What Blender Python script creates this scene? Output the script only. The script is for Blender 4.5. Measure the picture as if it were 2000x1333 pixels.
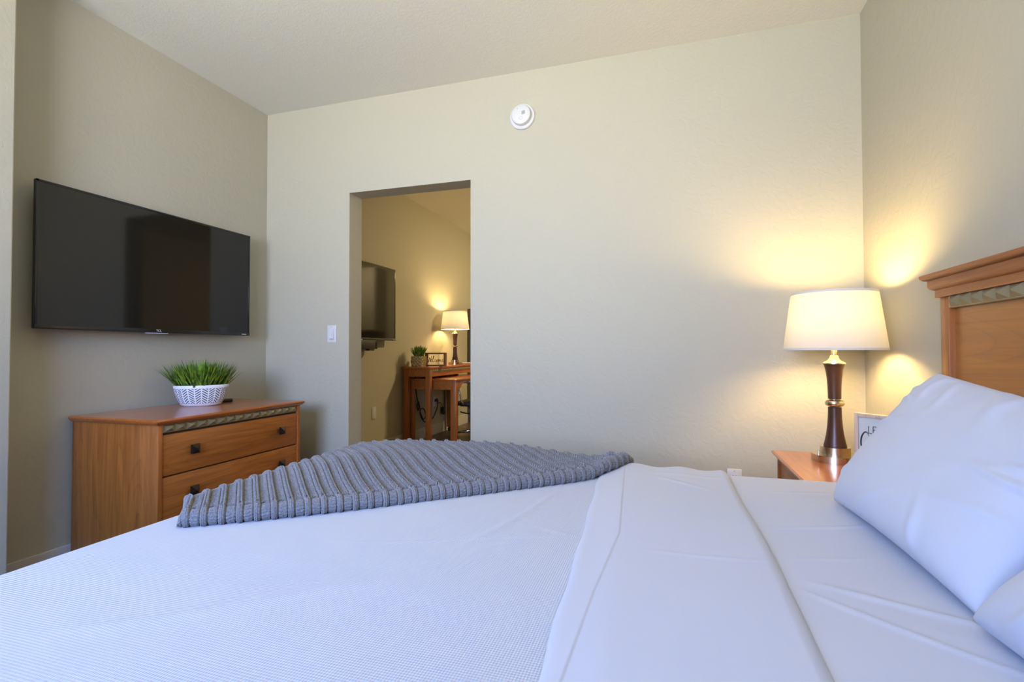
import bpy, bmesh, math, random
import numpy as np
from mathutils import Vector, Matrix

for o in list(bpy.data.objects): bpy.data.objects.remove(o, do_unlink=True)
S = bpy.context.scene
C = S.collection
PI = math.pi
random.seed(7); RNG = np.random.RandomState(5)

# ------------------------------------------------------------ camera
CAMZ = 1.035
f_px, yaw, pitch, roll = 983.0, 0.3007, 0.01867, -0.0014
fw = Vector((-math.sin(yaw)*math.cos(pitch), math.cos(yaw)*math.cos(pitch), math.sin(pitch)))
rt = Vector((math.cos(yaw), math.sin(yaw), 0)); up = rt.cross(fw)
r2 = rt*math.cos(roll)+up*math.sin(roll); u2 = -rt*math.sin(roll)+up*math.cos(roll)
cam = bpy.data.cameras.new('camera'); camo = bpy.data.objects.new('camera', cam); C.objects.link(camo)
M = Matrix.Identity(4)
for i in range(3): M[i][0] = r2[i]; M[i][1] = u2[i]; M[i][2] = -fw[i]
M[2][3] = CAMZ
camo.matrix_world = M
cam.sensor_width = 36; cam.lens = f_px/2000*36; cam.clip_start = .02
S.camera = camo

# ------------------------------------------------------------ world, light, exposure
S.view_settings.view_transform = 'Standard'; S.view_settings.look = 'None'
S.view_settings.gamma = 1; S.view_settings.use_curve_mapping = False
S.view_settings.exposure = 0.08
w = bpy.data.worlds.new('sky'); S.world = w; w.use_nodes = True
w.node_tree.nodes['Background'].inputs[0].default_value = (.45, .65, 1, 1)
w.node_tree.nodes['Background'].inputs[1].default_value = 0.6

def area(name, loc, rot, sx, sy, power, col, spread=180):
    l = bpy.data.lights.new(name, 'AREA'); l.shape = 'RECTANGLE'; l.size = sx; l.size_y = sy
    l.energy = power; l.color = col; l.spread = math.radians(spread)
    o = bpy.data.objects.new(name, l); C.objects.link(o); o.location = loc; o.rotation_euler = rot
    return o
# skylight falling in through the window behind the camera (aimed down and into the room)
area('window_skylight', (-1.1, -1.44, 1.62), (math.radians(73), 0, .04), 1.5, 1.3, 116, (.125, .325, 1.0), 150)
# light bounced up from the sunlit ground outside, through the same window
area('window_ground_light', (-1.1, -1.42, 1.6), (math.radians(122), 0, -.02), 1.5, 1.2, 92, (1.0, .895, .52), 112)

# ------------------------------------------------------------ dimensions
XL, XR, YB, YR, ZC = -2.76, .941, 2.93, -1.5, 2.742
DX0, DX1, DZ, WT = -2.066, -1.18, 2.11, .144      # doorway
Y2 = YB+WT; Y2F = 7.6; X2R = 1.6

# ------------------------------------------------------------ materials
def newmat(name):
    m = bpy.data.materials.new(name); m.use_nodes = True
    nt = m.node_tree; b = nt.nodes['Principled BSDF']; return m, nt, b
def srgb(r, g, b):
    f = lambda c: (c/255/12.92) if c/255 <= .04045 else ((c/255+.055)/1.055)**2.4
    return (f(r), f(g), f(b), 1)
def plain(name, col, rough=.5, metal=0, spec=.5):
    m, nt, b = newmat(name)
    b.inputs['Base Color'].default_value = col; b.inputs['Roughness'].default_value = rough
    b.inputs['Metallic'].default_value = metal; b.inputs['Specular IOR Level'].default_value = spec
    return m
def N(nt, t, **k):
    n = nt.nodes.new(t)
    for a, v in k.items(): setattr(n, a, v)
    return n
def bump(nt, b, h, strength, dist):
    bp = N(nt, 'ShaderNodeBump'); bp.inputs['Strength'].default_value = strength; bp.inputs['Distance'].default_value = dist
    nt.links.new(h, bp.inputs['Height']); nt.links.new(bp.outputs[0], b.inputs['Normal']); return bp
def coords(nt, scale=(1, 1, 1), kind='Object', rot=(0, 0, 0)):
    tc = N(nt, 'ShaderNodeTexCoord'); mp = N(nt, 'ShaderNodeMapping')
    mp.inputs['Scale'].default_value = scale; mp.inputs['Rotation'].default_value = rot
    nt.links.new(tc.outputs[kind], mp.inputs[0]); return mp.outputs[0]
def wallmat(name, col, s=1.0, rough=.62):
    m, nt, b = newmat(name); b.inputs['Base Color'].default_value = col; b.inputs['Roughness'].default_value = rough
    v = coords(nt)
    n1 = N(nt, 'ShaderNodeTexNoise'); n1.inputs['Scale'].default_value = 16*s; n1.inputs['Detail'].default_value = 4; n1.inputs['Distortion'].default_value = 1.6
    nt.links.new(v, n1.inputs[0])
    r = N(nt, 'ShaderNodeValToRGB'); r.color_ramp.elements[0].position = .47; r.color_ramp.elements[1].position = .56
    nt.links.new(n1.outputs[0], r.inputs[0])
    n2 = N(nt, 'ShaderNodeTexNoise'); n2.inputs['Scale'].default_value = 110*s; n2.inputs['Detail'].default_value = 2
    nt.links.new(v, n2.inputs[0])
    a = N(nt, 'ShaderNodeMath', operation='MULTIPLY_ADD'); a.inputs[1].default_value = .35
    nt.links.new(n2.outputs[0], a.inputs[0]); nt.links.new(r.outputs[0], a.inputs[2])
    bump(nt, b, a.outputs[0], .36, .0011); return m
def wood(name, c1, c2, axis, rough=.38, scale=1.0, coat=.0):
    m, nt, b = newmat(name)
    sc = [60*scale]*3; sc[axis] = 2.6*scale
    v = coords(nt, tuple(sc))
    n1 = N(nt, 'ShaderNodeTexNoise'); n1.inputs['Scale'].default_value = 1; n1.inputs['Detail'].default_value = 6; n1.inputs['Roughness'].default_value = .65; n1.inputs['Distortion'].default_value = .6
    nt.links.new(v, n1.inputs[0])
    sc2 = [5*scale]*3; sc2[axis] = .7*scale
    v2 = coords(nt, tuple(sc2))
    wv = N(nt, 'ShaderNodeTexNoise'); wv.inputs['Scale'].default_value = 1; wv.inputs['Detail'].default_value = 1; wv.inputs['Distortion'].default_value = .4
    nt.links.new(v2, wv.inputs[0])
    mm = N(nt, 'ShaderNodeMath', operation='MULTIPLY'); mm.inputs[1].default_value = 22; nt.links.new(wv.outputs[0], mm.inputs[0])
    fr = N(nt, 'ShaderNodeMath', operation='FRACT'); nt.links.new(mm.outputs[0], fr.inputs[0])
    pw = N(nt, 'ShaderNodeMath', operation='POWER'); pw.inputs[1].default_value = 5; nt.links.new(fr.outputs[0], pw.inputs[0])
    ad = N(nt, 'ShaderNodeMath', operation='MULTIPLY_ADD'); ad.inputs[1].default_value = -.13
    nt.links.new(pw.outputs[0], ad.inputs[0]); nt.links.new(n1.outputs[0], ad.inputs[2])
    r = N(nt, 'ShaderNodeValToRGB'); r.color_ramp.elements[0].position = .22; r.color_ramp.elements[1].position = .68
    r.color_ramp.elements[0].color = c1; r.color_ramp.elements[1].color = c2
    nt.links.new(ad.outputs[0], r.inputs[0]); nt.links.new(r.outputs[0], b.inputs['Base Color'])
    b.inputs['Roughness'].default_value = rough; b.inputs['Coat Weight'].default_value = coat; b.inputs['Coat Roughness'].default_value = .16
    bump(nt, b, ad.outputs[0], .12, .0006); return m
def cloth(name, col, scale=900, strength=.15, rough=.85, wrinkle=0):
    m, nt, b = newmat(name); b.inputs['Base Color'].default_value = col; b.inputs['Roughness'].default_value = rough
    b.inputs['Sheen Weight'].default_value = .15; b.inputs['Specular IOR Level'].default_value = .25
    v = coords(nt)
    n = N(nt, 'ShaderNodeTexNoise'); n.inputs['Scale'].default_value = scale; nt.links.new(v, n.inputs[0])
    if wrinkle:
        n2 = N(nt, 'ShaderNodeTexNoise'); n2.inputs['Scale'].default_value = 5; n2.inputs['Detail'].default_value = 4; n2.inputs['Distortion'].default_value = .5
        nt.links.new(v, n2.inputs[0])
        ad = N(nt, 'ShaderNodeMath', operation='MULTIPLY_ADD'); ad.inputs[1].default_value = wrinkle
        nt.links.new(n2.outputs[0], ad.inputs[0]); nt.links.new(n.outputs[0], ad.inputs[2])
        bump(nt, b, ad.outputs[0], strength, .0012)
    else: bump(nt, b, n.outputs[0], strength, .0008)
    return m

MW = wallmat('greige_wall_paint', (.455, .43, .325, 1))
MC = wallmat('ceiling_paint', (.70, .69, .63, 1), 2.6)
MTRIM = plain('trim_paint', (.60, .57, .50, 1), .45)
MWHITE = plain('white_plastic', (.62, .62, .61, 1), .4)
MDARK = plain('dark_slot', (.03, .03, .03, 1), .5)
WOODc1, WOODc2 = srgb(128, 70, 22), srgb(178, 106, 42)
W_X = wood('maple_grain_x', WOODc1, WOODc2, 0); W_Y = wood('maple_grain_y', WOODc1, WOODc2, 1); W_Z = wood('maple_grain_z', WOODc1, WOODc2, 2)
W_TOP = wood('cherry_top_grain_y', srgb(146, 74, 26), srgb(182, 100, 40), 1, rough=.3, coat=.7)
MSTUD = plain('antique_pewter_studs', srgb(158, 144, 108), .42, .5)
MKNOB = plain('dark_bronze', srgb(52, 42, 34), .42, .7)
MBRASS = plain('brushed_brass', srgb(206, 190, 158), .26, 1)
MBRONZE = plain('oil_rubbed_bronze', srgb(76, 50, 38), .34, .35)
MBLACK = plain('black_gloss_bezel', (.012, .012, .012, 1), .18)
MBLACKM = plain('black_plastic', (.018, .017, .016, 1), .5)
MSCREEN = plain('dark_screen', (.012, .011, .009, 1), .07, 0, .5)
MCHROME = plain('chrome', (.8, .8, .82, 1), .12, 1)
MSHEET = cloth('white_cotton', (.56, .555, .565, 1), 1400, .10, wrinkle=1.6)
MPILLOW = cloth('pillowcase_cotton', (.56, .56, .575, 1), 1400, .10, wrinkle=2.5)

# waffle-woven coverlet
MCOV, nt, b = newmat('waffle_woven_cotton')
b.inputs['Base Color'].default_value = (.78, .79, .82, 1); b.inputs['Roughness'].default_value = .9; b.inputs['Sheen Weight'].default_value = .2
b.inputs['Specular IOR Level'].default_value = .2
uvn = N(nt, 'ShaderNodeUVMap'); sep = N(nt, 'ShaderNodeSeparateXYZ'); nt.links.new(uvn.outputs[0], sep.inputs[0])
outs = []
for k, fr_ in ((0, 1/.0043), (1, 1/.0050)):
    a = N(nt, 'ShaderNodeMath', operation='MULTIPLY'); a.inputs[1].default_value = fr_*2*PI; nt.links.new(sep.outputs[k], a.inputs[0])
    s = N(nt, 'ShaderNodeMath', operation='SINE'); nt.links.new(a.outputs[0], s.inputs[0]); outs.append(s)
ad = N(nt, 'ShaderNodeMath', operation='ADD'); nt.links.new(outs[0].outputs[0], ad.inputs[0]); nt.links.new(outs[1].outputs[0], ad.inputs[1])
bump(nt, b, ad.outputs[0], .4, .0006)
cr = N(nt, 'ShaderNodeMapRange'); cr.inputs[1].default_value = -2; cr.inputs[2].default_value = 1; cr.inputs[3].default_value = .50; cr.inputs[4].default_value = .545
nt.links.new(ad.outputs[0], cr.inputs[0])
cc = N(nt, 'ShaderNodeCombineColor'); 
for i in range(3): nt.links.new(cr.outputs[0], cc.inputs[i])
nt.links.new(cc.outputs[0], b.inputs['Base Color'])

# chunky grey yarn
MYARN, nt, b = newmat('grey_yarn')
b.inputs['Roughness'].default_value = .95; b.inputs['Sheen Weight'].default_value = .35; b.inputs['Specular IOR Level'].default_value = .1
v = coords(nt, (1, 1, 1)); n = N(nt, 'ShaderNodeTexNoise'); n.inputs['Scale'].default_value = 330; n.inputs['Detail'].default_value = 3; nt.links.new(v, n.inputs[0])
r = N(nt, 'ShaderNodeValToRGB'); r.color_ramp.elements[0].position = .3; r.color_ramp.elements[1].position = .7
r.color_ramp.elements[0].color = (.115, .108, .105, 1); r.color_ramp.elements[1].color = (.25, .238, .23, 1)
nt.links.new(n.outputs[0], r.inputs[0]); nt.links.new(r.outputs[0], b.inputs['Base Color'])
bump(nt, b, n.outputs[0], .6, .0012)

# wood plank floor
MFLOOR, nt, b = newmat('dark_plank_floor')
v = coords(nt, (1, 1, 1), rot=(0, 0, PI/2)); br = N(nt, 'ShaderNodeTexBrick'); br.offset = .37
br.inputs['Scale'].default_value = 1; br.inputs['Brick Width'].default_value = 1.2; br.inputs['Row Height'].default_value = .15; br.inputs['Mortar Size'].default_value = .002
br.inputs['Color1'].default_value = srgb(128, 104, 82); br.inputs['Color2'].default_value = srgb(96, 76, 60); br.inputs['Mortar'].default_value = srgb(28, 20, 16)
nt.links.new(v, br.inputs[0])
v2 = coords(nt, (30, 2, 2)); n = N(nt, 'ShaderNodeTexNoise'); n.inputs['Scale'].default_value = 1; n.inputs['Detail'].default_value = 5; nt.links.new(v2, n.inputs[0])
mx = N(nt, 'ShaderNodeMix', data_type='RGBA', blend_type='MULTIPLY'); mx.inputs[0].default_value = .6
nt.links.new(br.outputs[0], mx.inputs[6]); nt.links.new(n.outputs[0], mx.inputs[7]); nt.links.new(mx.outputs[2], b.inputs['Base Color'])
b.inputs['Roughness'].default_value = .35

def shade_mat(name):
    m = bpy.data.materials.new(name); m.use_nodes = True; nt = m.node_tree; nt.nodes.clear()
    o = N(nt, 'ShaderNodeOutputMaterial'); d = N(nt, 'ShaderNodeBsdfDiffuse'); t = N(nt, 'ShaderNodeBsdfTranslucent'); x = N(nt, 'ShaderNodeMixShader')
    d.inputs[0].default_value = (.62, .60, .54, 1); t.inputs[0].default_value = (.155, .149, .13, 1); x.inputs[0].default_value = .24
    nt.links.new(d.outputs[0], x.inputs[1]); nt.links.new(t.outputs[0], x.inputs[2]); nt.links.new(x.outputs[0], o.inputs[0])
    v = coords(nt); n = N(nt, 'ShaderNodeTexNoise'); n.inputs['Scale'].default_value = 500; nt.links.new(v, n.inputs[0])
    bp = N(nt, 'ShaderNodeBump'); bp.inputs['Strength'].default_value = .1; bp.inputs['Distance'].default_value = .0005
    nt.links.new(n.outputs[0], bp.inputs['Height']); nt.links.new(bp.outputs[0], d.inputs['Normal'])
    return m
MSHADE = shade_mat('linen_shade')
def emit(name, col, st):
    m = bpy.data.materials.new(name); m.use_nodes = True; nt = m.node_tree; nt.nodes.clear()
    o = N(nt, 'ShaderNodeOutputMaterial'); e = N(nt, 'ShaderNodeEmission'); e.inputs[0].default_value = col; e.inputs[1].default_value = st
    nt.links.new(e.outputs[0], o.inputs[0]); return m
LAMP_ST = 430
MBULB = emit('lit_bulb', (1, .70, .30, 1), LAMP_ST)

# leaf green
MGRASS, nt, b = newmat('grass_green')
v = coords(nt); n = N(nt, 'ShaderNodeTexNoise'); n.inputs['Scale'].default_value = 34; nt.links.new(v, n.inputs[0])
r = N(nt, 'ShaderNodeValToRGB'); r.color_ramp.elements[0].position = .35; r.color_ramp.elements[1].position = .68
r.color_ramp.elements[0].color = srgb(40, 96, 34); r.color_ramp.elements[1].color = srgb(140, 168, 44)
nt.links.new(n.outputs[0], r.inputs[0]); nt.links.new(r.outputs[0], b.inputs['Base Color']); b.inputs['Roughness'].default_value = .4

# white bowl with grey herringbone leaf marks (UV: u = columns around, v = height)
MBOWL, nt, b = newmat('white_bowl_herringbone'); b.inputs['Roughness'].default_value = .35
def math_(op, a, bb=None, c=None):
    n = N(nt, 'ShaderNodeMath', operation=op)
    for i, q in enumerate((a, bb, c)):
        if q is None: continue
        if isinstance(q, (int, float)): n.inputs[i].default_value = q
        else: nt.links.new(q, n.inputs[i])
    return n.outputs[0]
uvn = N(nt, 'ShaderNodeUVMap'); sep = N(nt, 'ShaderNodeSeparateXYZ'); nt.links.new(uvn.outputs[0], sep.inputs[0])
cu = math_('MULTIPLY', sep.outputs[0], 12.0)                # pairs of columns
tri = math_('PINGPONG', cu, .5)                              # 0..0.5
st = math_('FRACT', math_('ADD', math_('MULTIPLY', sep.outputs[1], 9.0), math_('MULTIPLY', tri, 3.4)))
stripe = math_('GREATER_THAN', st, .48)
colu = math_('FRACT', math_('MULTIPLY', cu, 2.0))
nc = math_('MULTIPLY', math_('GREATER_THAN', colu, .09), math_('LESS_THAN', colu, .91))
vb = math_('MULTIPLY', math_('GREATER_THAN', sep.outputs[1], .13), math_('LESS_THAN', sep.outputs[1], .84))
fac = math_('MULTIPLY', math_('MULTIPLY', stripe, nc), vb)
mx = N(nt, 'ShaderNodeMix', data_type='RGBA'); mx.inputs[6].default_value = (.82, .82, .84, 1); mx.inputs[7].default_value = srgb(92, 104, 108)
nt.links.new(fac, mx.inputs[0]); nt.links.new(mx.outputs[2], b.inputs['Base Color'])

# ------------------------------------------------------------ object helpers
def tag(o, label=None, cat=None, group=None, kind=None):
    if label: o['label'] = label
    if cat: o['category'] = cat
    if group: o['group'] = group
    if kind: o['kind'] = kind
    return o
def thing(name, label, cat, loc, group=None):
    o = bpy.data.objects.new(name, None); C.objects.link(o); o.location = loc; o.empty_display_size = .05
    return tag(o, label, cat, group)
def origin(o):
    v = Vector((0, 0, 0))
    while o is not None: v += o.location; o = o.parent
    return v
def link(name, me, m, parent=None, loc=None, smooth=False, angle=None):
    o = bpy.data.objects.new(name, me); C.objects.link(o)
    if m: me.materials.append(m)
    off = Vector((0, 0, 0))
    if parent is not None: o.parent = parent; off = origin(parent)
    elif loc is not None: off = Vector(loc); o.location = loc
    if off.length > 0: me.transform(Matrix.Translation(-off))
    if smooth: me.polygons.foreach_set('use_smooth', [True]*len(me.polygons))
    if angle is not None:
        me.polygons.foreach_set('use_smooth', [True]*len(me.polygons)); me.set_sharp_from_angle(angle=math.radians(angle))
    me.update(); return o
class MB:
    def __init__(s): s.b = bmesh.new(); s.T = Matrix.Identity(4)
    def _x(s, vs):
        for v in vs: v.co = s.T @ v.co
    def box(s, x0, x1, y0, y1, z0, z1, bev=0, seg=2):
        r = bmesh.ops.create_cube(s.b, size=1); vs = r['verts']
        for v in vs: v.co = Vector(((x0+x1)/2+v.co.x*(x1-x0), (y0+y1)/2+v.co.y*(y1-y0), (z0+z1)/2+v.co.z*(z1-z0)))
        if bev:
            es = list({e for v in vs for e in v.link_edges})
            r = bmesh.ops.bevel(s.b, geom=es, offset=bev, segments=seg, affect='EDGES', profile=.5)
            vs = list({v for f in r['faces'] for v in f.verts} | {v for v in vs if v.is_valid})
        s._x(vs); return s
    def poly(s, pts, faces):
        vs = [s.b.verts.new(p) for p in pts]
        for f in faces: s.b.faces.new([vs[i] for i in f])
        s._x(vs); return s
    def lathe(s, prof, cx, cy, seg=40, cap=True, axis='z', sy=1):
        rings = []
        allv = []
        for r, z in prof:
            ring = []
            for i in range(seg):
                a = 2*PI*i/seg
                if axis == 'z': co = (cx+r*math.cos(a), cy+r*sy*math.sin(a), z)
                else: co = (0, 0, 0)
                v = s.b.verts.new(co); ring.append(v); allv.append(v)
            rings.append(ring)
        for A, B in zip(rings, rings[1:]):
            for i in range(seg): s.b.faces.new((A[i], A[(i+1) % seg], B[(i+1) % seg], B[i]))
        if cap:
            if prof[0][0] > 1e-5: s.b.faces.new(rings[0][::-1])
            if prof[-1][0] > 1e-5: s.b.faces.new(rings[-1])
        s._x(allv); return s
    def tube(s, pts, r, seg=10, cap=True, flat=None):
        pts = [Vector(p) for p in pts]; n = len(pts); rings = []; allv = []
        rr = r if isinstance(r, (list, tuple)) else [r]*n
        t0 = (pts[1]-pts[0]).normalized(); ref = Vector((0, 0, 1)) if abs(t0.z) < .9 else Vector((1, 0, 0))
        nrm = t0.cross(ref).normalized()
        for i, p in enumerate(pts):
            t = (pts[min(i+1, n-1)]-pts[max(i-1, 0)]).normalized()
            nrm = (nrm-t*nrm.dot(t)).normalized(); bn = t.cross(nrm)
            ring = []
            for k in range(seg):
                a = 2*PI*k/seg; v = s.b.verts.new(p+(nrm*math.cos(a)+bn*math.sin(a))*rr[i]); ring.append(v); allv.append(v)
            rings.append(ring)
        for A, B in zip(rings, rings[1:]):
            for i in range(seg): s.b.faces.new((A[i], A[(i+1) % seg], B[(i+1) % seg], B[i]))
        if cap: s.b.faces.new(rings[0][::-1]); s.b.faces.new(rings[-1])
        s._x(allv); return s
    def sphere(s, c, r, sc=(1, 1, 1), u=20, v=12):
        q = bmesh.ops.create_uvsphere(s.b, u_segments=u, v_segments=v, radius=r)['verts']
        for k in q: k.co = Vector((c[0]+k.co.x*sc[0], c[1]+k.co.y*sc[1], c[2]+k.co.z*sc[2]))
        s._x(q); return s
    def prism(s, poly2, lo, hi, axis):
        """poly2: 2D outline; axis 0/1/2 = extrusion axis"""
        n = len(poly2)
        def mk(a, b, c): return (c, a, b) if axis == 0 else ((a, c, b) if axis == 1 else (a, b, c))
        vs = [s.b.verts.new(mk(a, b, lo)) for a, b in poly2]+[s.b.verts.new(mk(a, b, hi)) for a, b in poly2]
        s.b.faces.new(vs[:n][::-1]); s.b.faces.new(vs[n:])
        for i in range(n): s.b.faces.new((vs[i], vs[(i+1) % n], vs[n+(i+1) % n], vs[n+i]))
        s._x(vs); return s
    def build(s, name, m, parent=None, loc=None, smooth=False, angle=None):
        bmesh.ops.recalc_face_normals(s.b, faces=s.b.faces)
        me = bpy.data.meshes.new(name); s.b.to_mesh(me); s.b.free()
        return link(name, me, m, parent, loc, smooth, angle)
def grid_mesh(name, P, m, parent=None, loc=None, uv=None, close_u=False):
    """P: (nu, nv, 3)"""
    nu, nv = P.shape[:2]; idx = np.arange(nu*nv).reshape(nu, nv)
    if close_u: idx = np.vstack([idx, idx[:1]])
    q = np.stack([idx[:-1, :-1], idx[1:, :-1], idx[1:, 1:], idx[:-1, 1:]], -1).reshape(-1, 4)
    me = bpy.data.meshes.new(name)
    me.vertices.add(nu*nv); me.vertices.foreach_set('co', P.astype(np.float32).ravel())
    me.loops.add(q.size); me.loops.foreach_set('vertex_index', q.astype(np.int32).ravel())
    me.polygons.add(len(q)); me.polygons.foreach_set('loop_start', np.arange(0, q.size, 4, dtype=np.int32))
    me.update(calc_edges=True)
    if uv is not None:
        if close_u:
            U = np.vstack([uv, uv[:1]+np.array([1, 0])])
        else: U = uv
        i2 = np.arange(U.shape[0]*nv).reshape(U.shape[0], nv)
        q2 = np.stack([i2[:-1, :-1], i2[1:, :-1], i2[1:, 1:], i2[:-1, 1:]], -1).reshape(-1)
        l = me.uv_layers.new(name='UVMap'); l.data.foreach_set('uv', U.reshape(-1, 2)[q2].astype(np.float32).ravel())
    me.validate()
    return link(name, me, m, parent, loc, smooth=True)
def sm(x, a, b):
    t = np.clip((x-a)/(b-a), 0, 1); return t*t*(3-2*t)
def catmull(pts, n=8):
    P = [np.array(p, float) for p in pts]; P = [2*P[0]-P[1]]+P+[2*P[-1]-P[-2]]; out = []
    for i in range(1, len(P)-2):
        for k in range(n):
            t = k/n; a, b, c, d = P[i-1], P[i], P[i+1], P[i+2]
            out.append(.5*((2*b)+(c-a)*t+(2*a-5*b+4*c-d)*t*t+(-a+3*b-3*c+d)*t**3))
    out.append(P[-2]); return out
def text_mesh(s, size, ext, mat4):
    cu = bpy.data.curves.new('t', 'FONT'); cu.body = s; cu.size = size; cu.extrude = ext; cu.align_x = 'CENTER'; cu.align_y = 'CENTER'
    o = bpy.data.objects.new('t', cu); C.objects.link(o)
    bpy.context.view_layer.update()
    me = bpy.data.meshes.new_from_object(o.evaluated_get(bpy.context.evaluated_depsgraph_get()))
    bpy.data.objects.remove(o); me.transform(mat4); return me

# ------------------------------------------------------------ setting
def struct(name, mb, m, label=None, **k):
    o = mb.build(name, m, **k); o['kind'] = 'structure'; 
    if label: o['label'] = label
    return o
mb = MB(); mb.box(XL-.15, X2R+.1, YR-.15, Y2F+.15, -.1, 0); struct('floor', mb, MFLOOR, 'dark wood plank floor')
mb = MB(); mb.box(XL-.15, X2R+.1, YR-.15, Y2F+.15, ZC, ZC+.1); struct('ceiling', mb, MC, 'pale lightly textured ceiling')
mb = MB(); mb.box(XL-.15, XL, YR-.15, Y2F+.15, 0, ZC); struct('wall_left', mb, MW, 'greige wall running through both rooms behind the televisions')
mb = MB(); mb.box(XR, XR+.12, YR-.15, YB+.01, 0, ZC); struct('wall_right', mb, MW, 'greige wall behind the headboard')
mb = MB()
mb.box(XL, DX0, YB, Y2, 0, ZC).box(DX1, X2R+.1, YB, Y2, 0, ZC).box(DX0, DX1, YB, Y2, DZ, ZC)
bmesh.ops.remove_doubles(mb.b, verts=mb.b.verts, dist=1e-5)
struct('wall_back', mb, MW, 'greige wall with the open doorway')
mb = MB()    # wall behind the camera with its window opening
WX0, WX1, WZ0, WZ1 = -1.9, -.3, .92, 2.32
mb.box(XL, WX0, YR-.15, YR, 0, ZC).box(WX1, XR, YR-.15, YR, 0, ZC).box(WX0, WX1, YR-.15, YR, 0, WZ0).box(WX0, WX1, YR-.15, YR, WZ1, ZC)
struct('wall_rear', mb, MW, 'greige wall with the window, behind the camera')
mb = MB()
for a in ((WX0, WX0+.05, WZ0, WZ1), (WX1-.05, WX1, WZ0, WZ1), (WX0, WX1, WZ0, WZ0+.05), (WX0, WX1, WZ1-.05, WZ1), ((WX0+WX1)/2-.025, (WX0+WX1)/2+.025, WZ0, WZ1)):
    mb.box(a[0], a[1], YR-.11, YR-.06, a[2], a[3])
wf = struct('window_1', mb, MWHITE, 'white framed window behind the camera')
MGLASS, nt, b = newmat('clear_glass'); b.inputs['Transmission Weight'].default_value = 1; b.inputs['Roughness'].default_value = 0; b.inputs['IOR'].default_value = 1.1
mb = MB(); mb.box(WX0+.05, WX1-.05, YR-.088, YR-.084, WZ0+.05, WZ1-.05); mb.build('window_pane', MGLASS, wf)
# wall return at the left edge of the photograph
mb = MB(); mb.box(XL, -2.585, YR, 1.37, 0, ZC, .006, 2); struct('wall_return', mb, MW, 'pale wall return at the left edge of the photo')
# next room
mb = MB(); mb.box(XL, X2R+.1, Y2F, Y2F+.15, 0, ZC); struct('wall_far', mb, MW, 'far wall of the next room')
mb = MB(); mb.box(X2R, X2R+.12, Y2, Y2F, 0, ZC); struct('wall_side', mb, MW, 'right-hand wall of the next room')
def baseboard(name, x0, x1, y0, y1, label, h=.107):
    mb = MB(); mb.box(x0, x1, y0, y1, 0, h, .003, 2); struct(name, mb, MTRIM, label)
baseboard('baseboard_left', XL, XL+.013, 1.37, YB, 'baseboard under the bedroom television wall')
baseboard('baseboard_back', XL+.013, DX0, YB-.013, YB, 'baseboard on the back wall left of the doorway')
baseboard('baseboard_back.001', DX1, XR, YB-.013, YB, 'baseboard on the back wall right of the doorway')
baseboard('baseboard_right', XR-.013, XR, YR, YB-.013, 'baseboard under the headboard wall')
baseboard('baseboard_far', XL, XL+.013, Y2, Y2F, 'baseboard in the next room under the desk', .13)

# ------------------------------------------------------------ televisions
def television(label, y0, y1, z0, z1, xf, group_gap, mountbox=False):
    t = thing('television', label, 'television', (XL, (y0+y1)/2, (z0+z1)/2))
    bz = .011; th = .020
    mb = MB(); mb.box(xf-th, xf-.004, y0, y1, z0, z1, .003, 2)
    mb.box(xf-th-.03, xf-th, y0+.18, y1-.18, z0+.02, z1-.22, .01, 2); mb.build('body', MBLACKM, t, angle=40)
    mb = MB()
    mb.box(xf-.006, xf, y0, y0+bz, z0, z1, .0015).box(xf-.006, xf, y1-bz, y1, z0, z1, .0015).box(xf-.006, xf, y0, y1, z1-bz, z1, .0015).box(xf-.006, xf+.002, y0, y1, z0, z0+.020, .0015)
    mb.build('bezel', MBLACK, t, angle=40)
    mb = MB(); mb.box(xf-.006, xf-.002, y0+bz, y1-bz, z0+.019, z1-bz); mb.build('screen', MSCREEN, t)
    mb = MB(); mb.box(XL+.001, xf-th-.029, (y0+y1)/2-.25, (y0+y1)/2+.25, (z0+z1)/2-.18, (z0+z1)/2+.12); mb.build('wall_mount', MBLACKM, t)
    return t
tv = television('large flat television mounted on the wall above the wooden dresser', 1.494, 2.69, 1.135, 1.803, -2.67, 0)
B_ = Matrix(((0, 0, 1, -2.6675), (1, 0, 0, 2.062), (0, 1, 0, 1.1455), (0, 0, 0, 1)))
me = text_mesh('TCL', .017, .0004, B_); MLOGO = plain('silver_logo', (.8, .8, .8, 1), .35, .3); o = link('logo', me, MLOGO, tv); o['label'] = 'small silver letters TCL'
mb = MB(); mb.box(-2.69, -2.672, 2.0, 2.12, 1.129, 1.1345, .001); o = mb.build('sensor_bar', plain('lilac_silver', (.62, .60, .75, 1), .3, .2), tv)
mb = MB(); mb.box(-2.668, -2.6672, 2.625, 2.66, 1.142, 1.1455); mb.build('badge', MLOGO, tv)
tv2 = television('flat television on the wall of the next room, seen through the doorway', 3.40, 4.575, 1.135, 1.863, -2.67, 0)
mb = MB(); mb.box(-2.668, -2.6672, 4.535, 4.56, 1.141, 1.1445); mb.build('badge', MLOGO, tv2)
mb = MB(); mb.box(-2.70, -2.665, 3.93, 3.985, 1.128, 1.139, .001); mb.build('sensor_bar', MLOGO, tv2)
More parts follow.
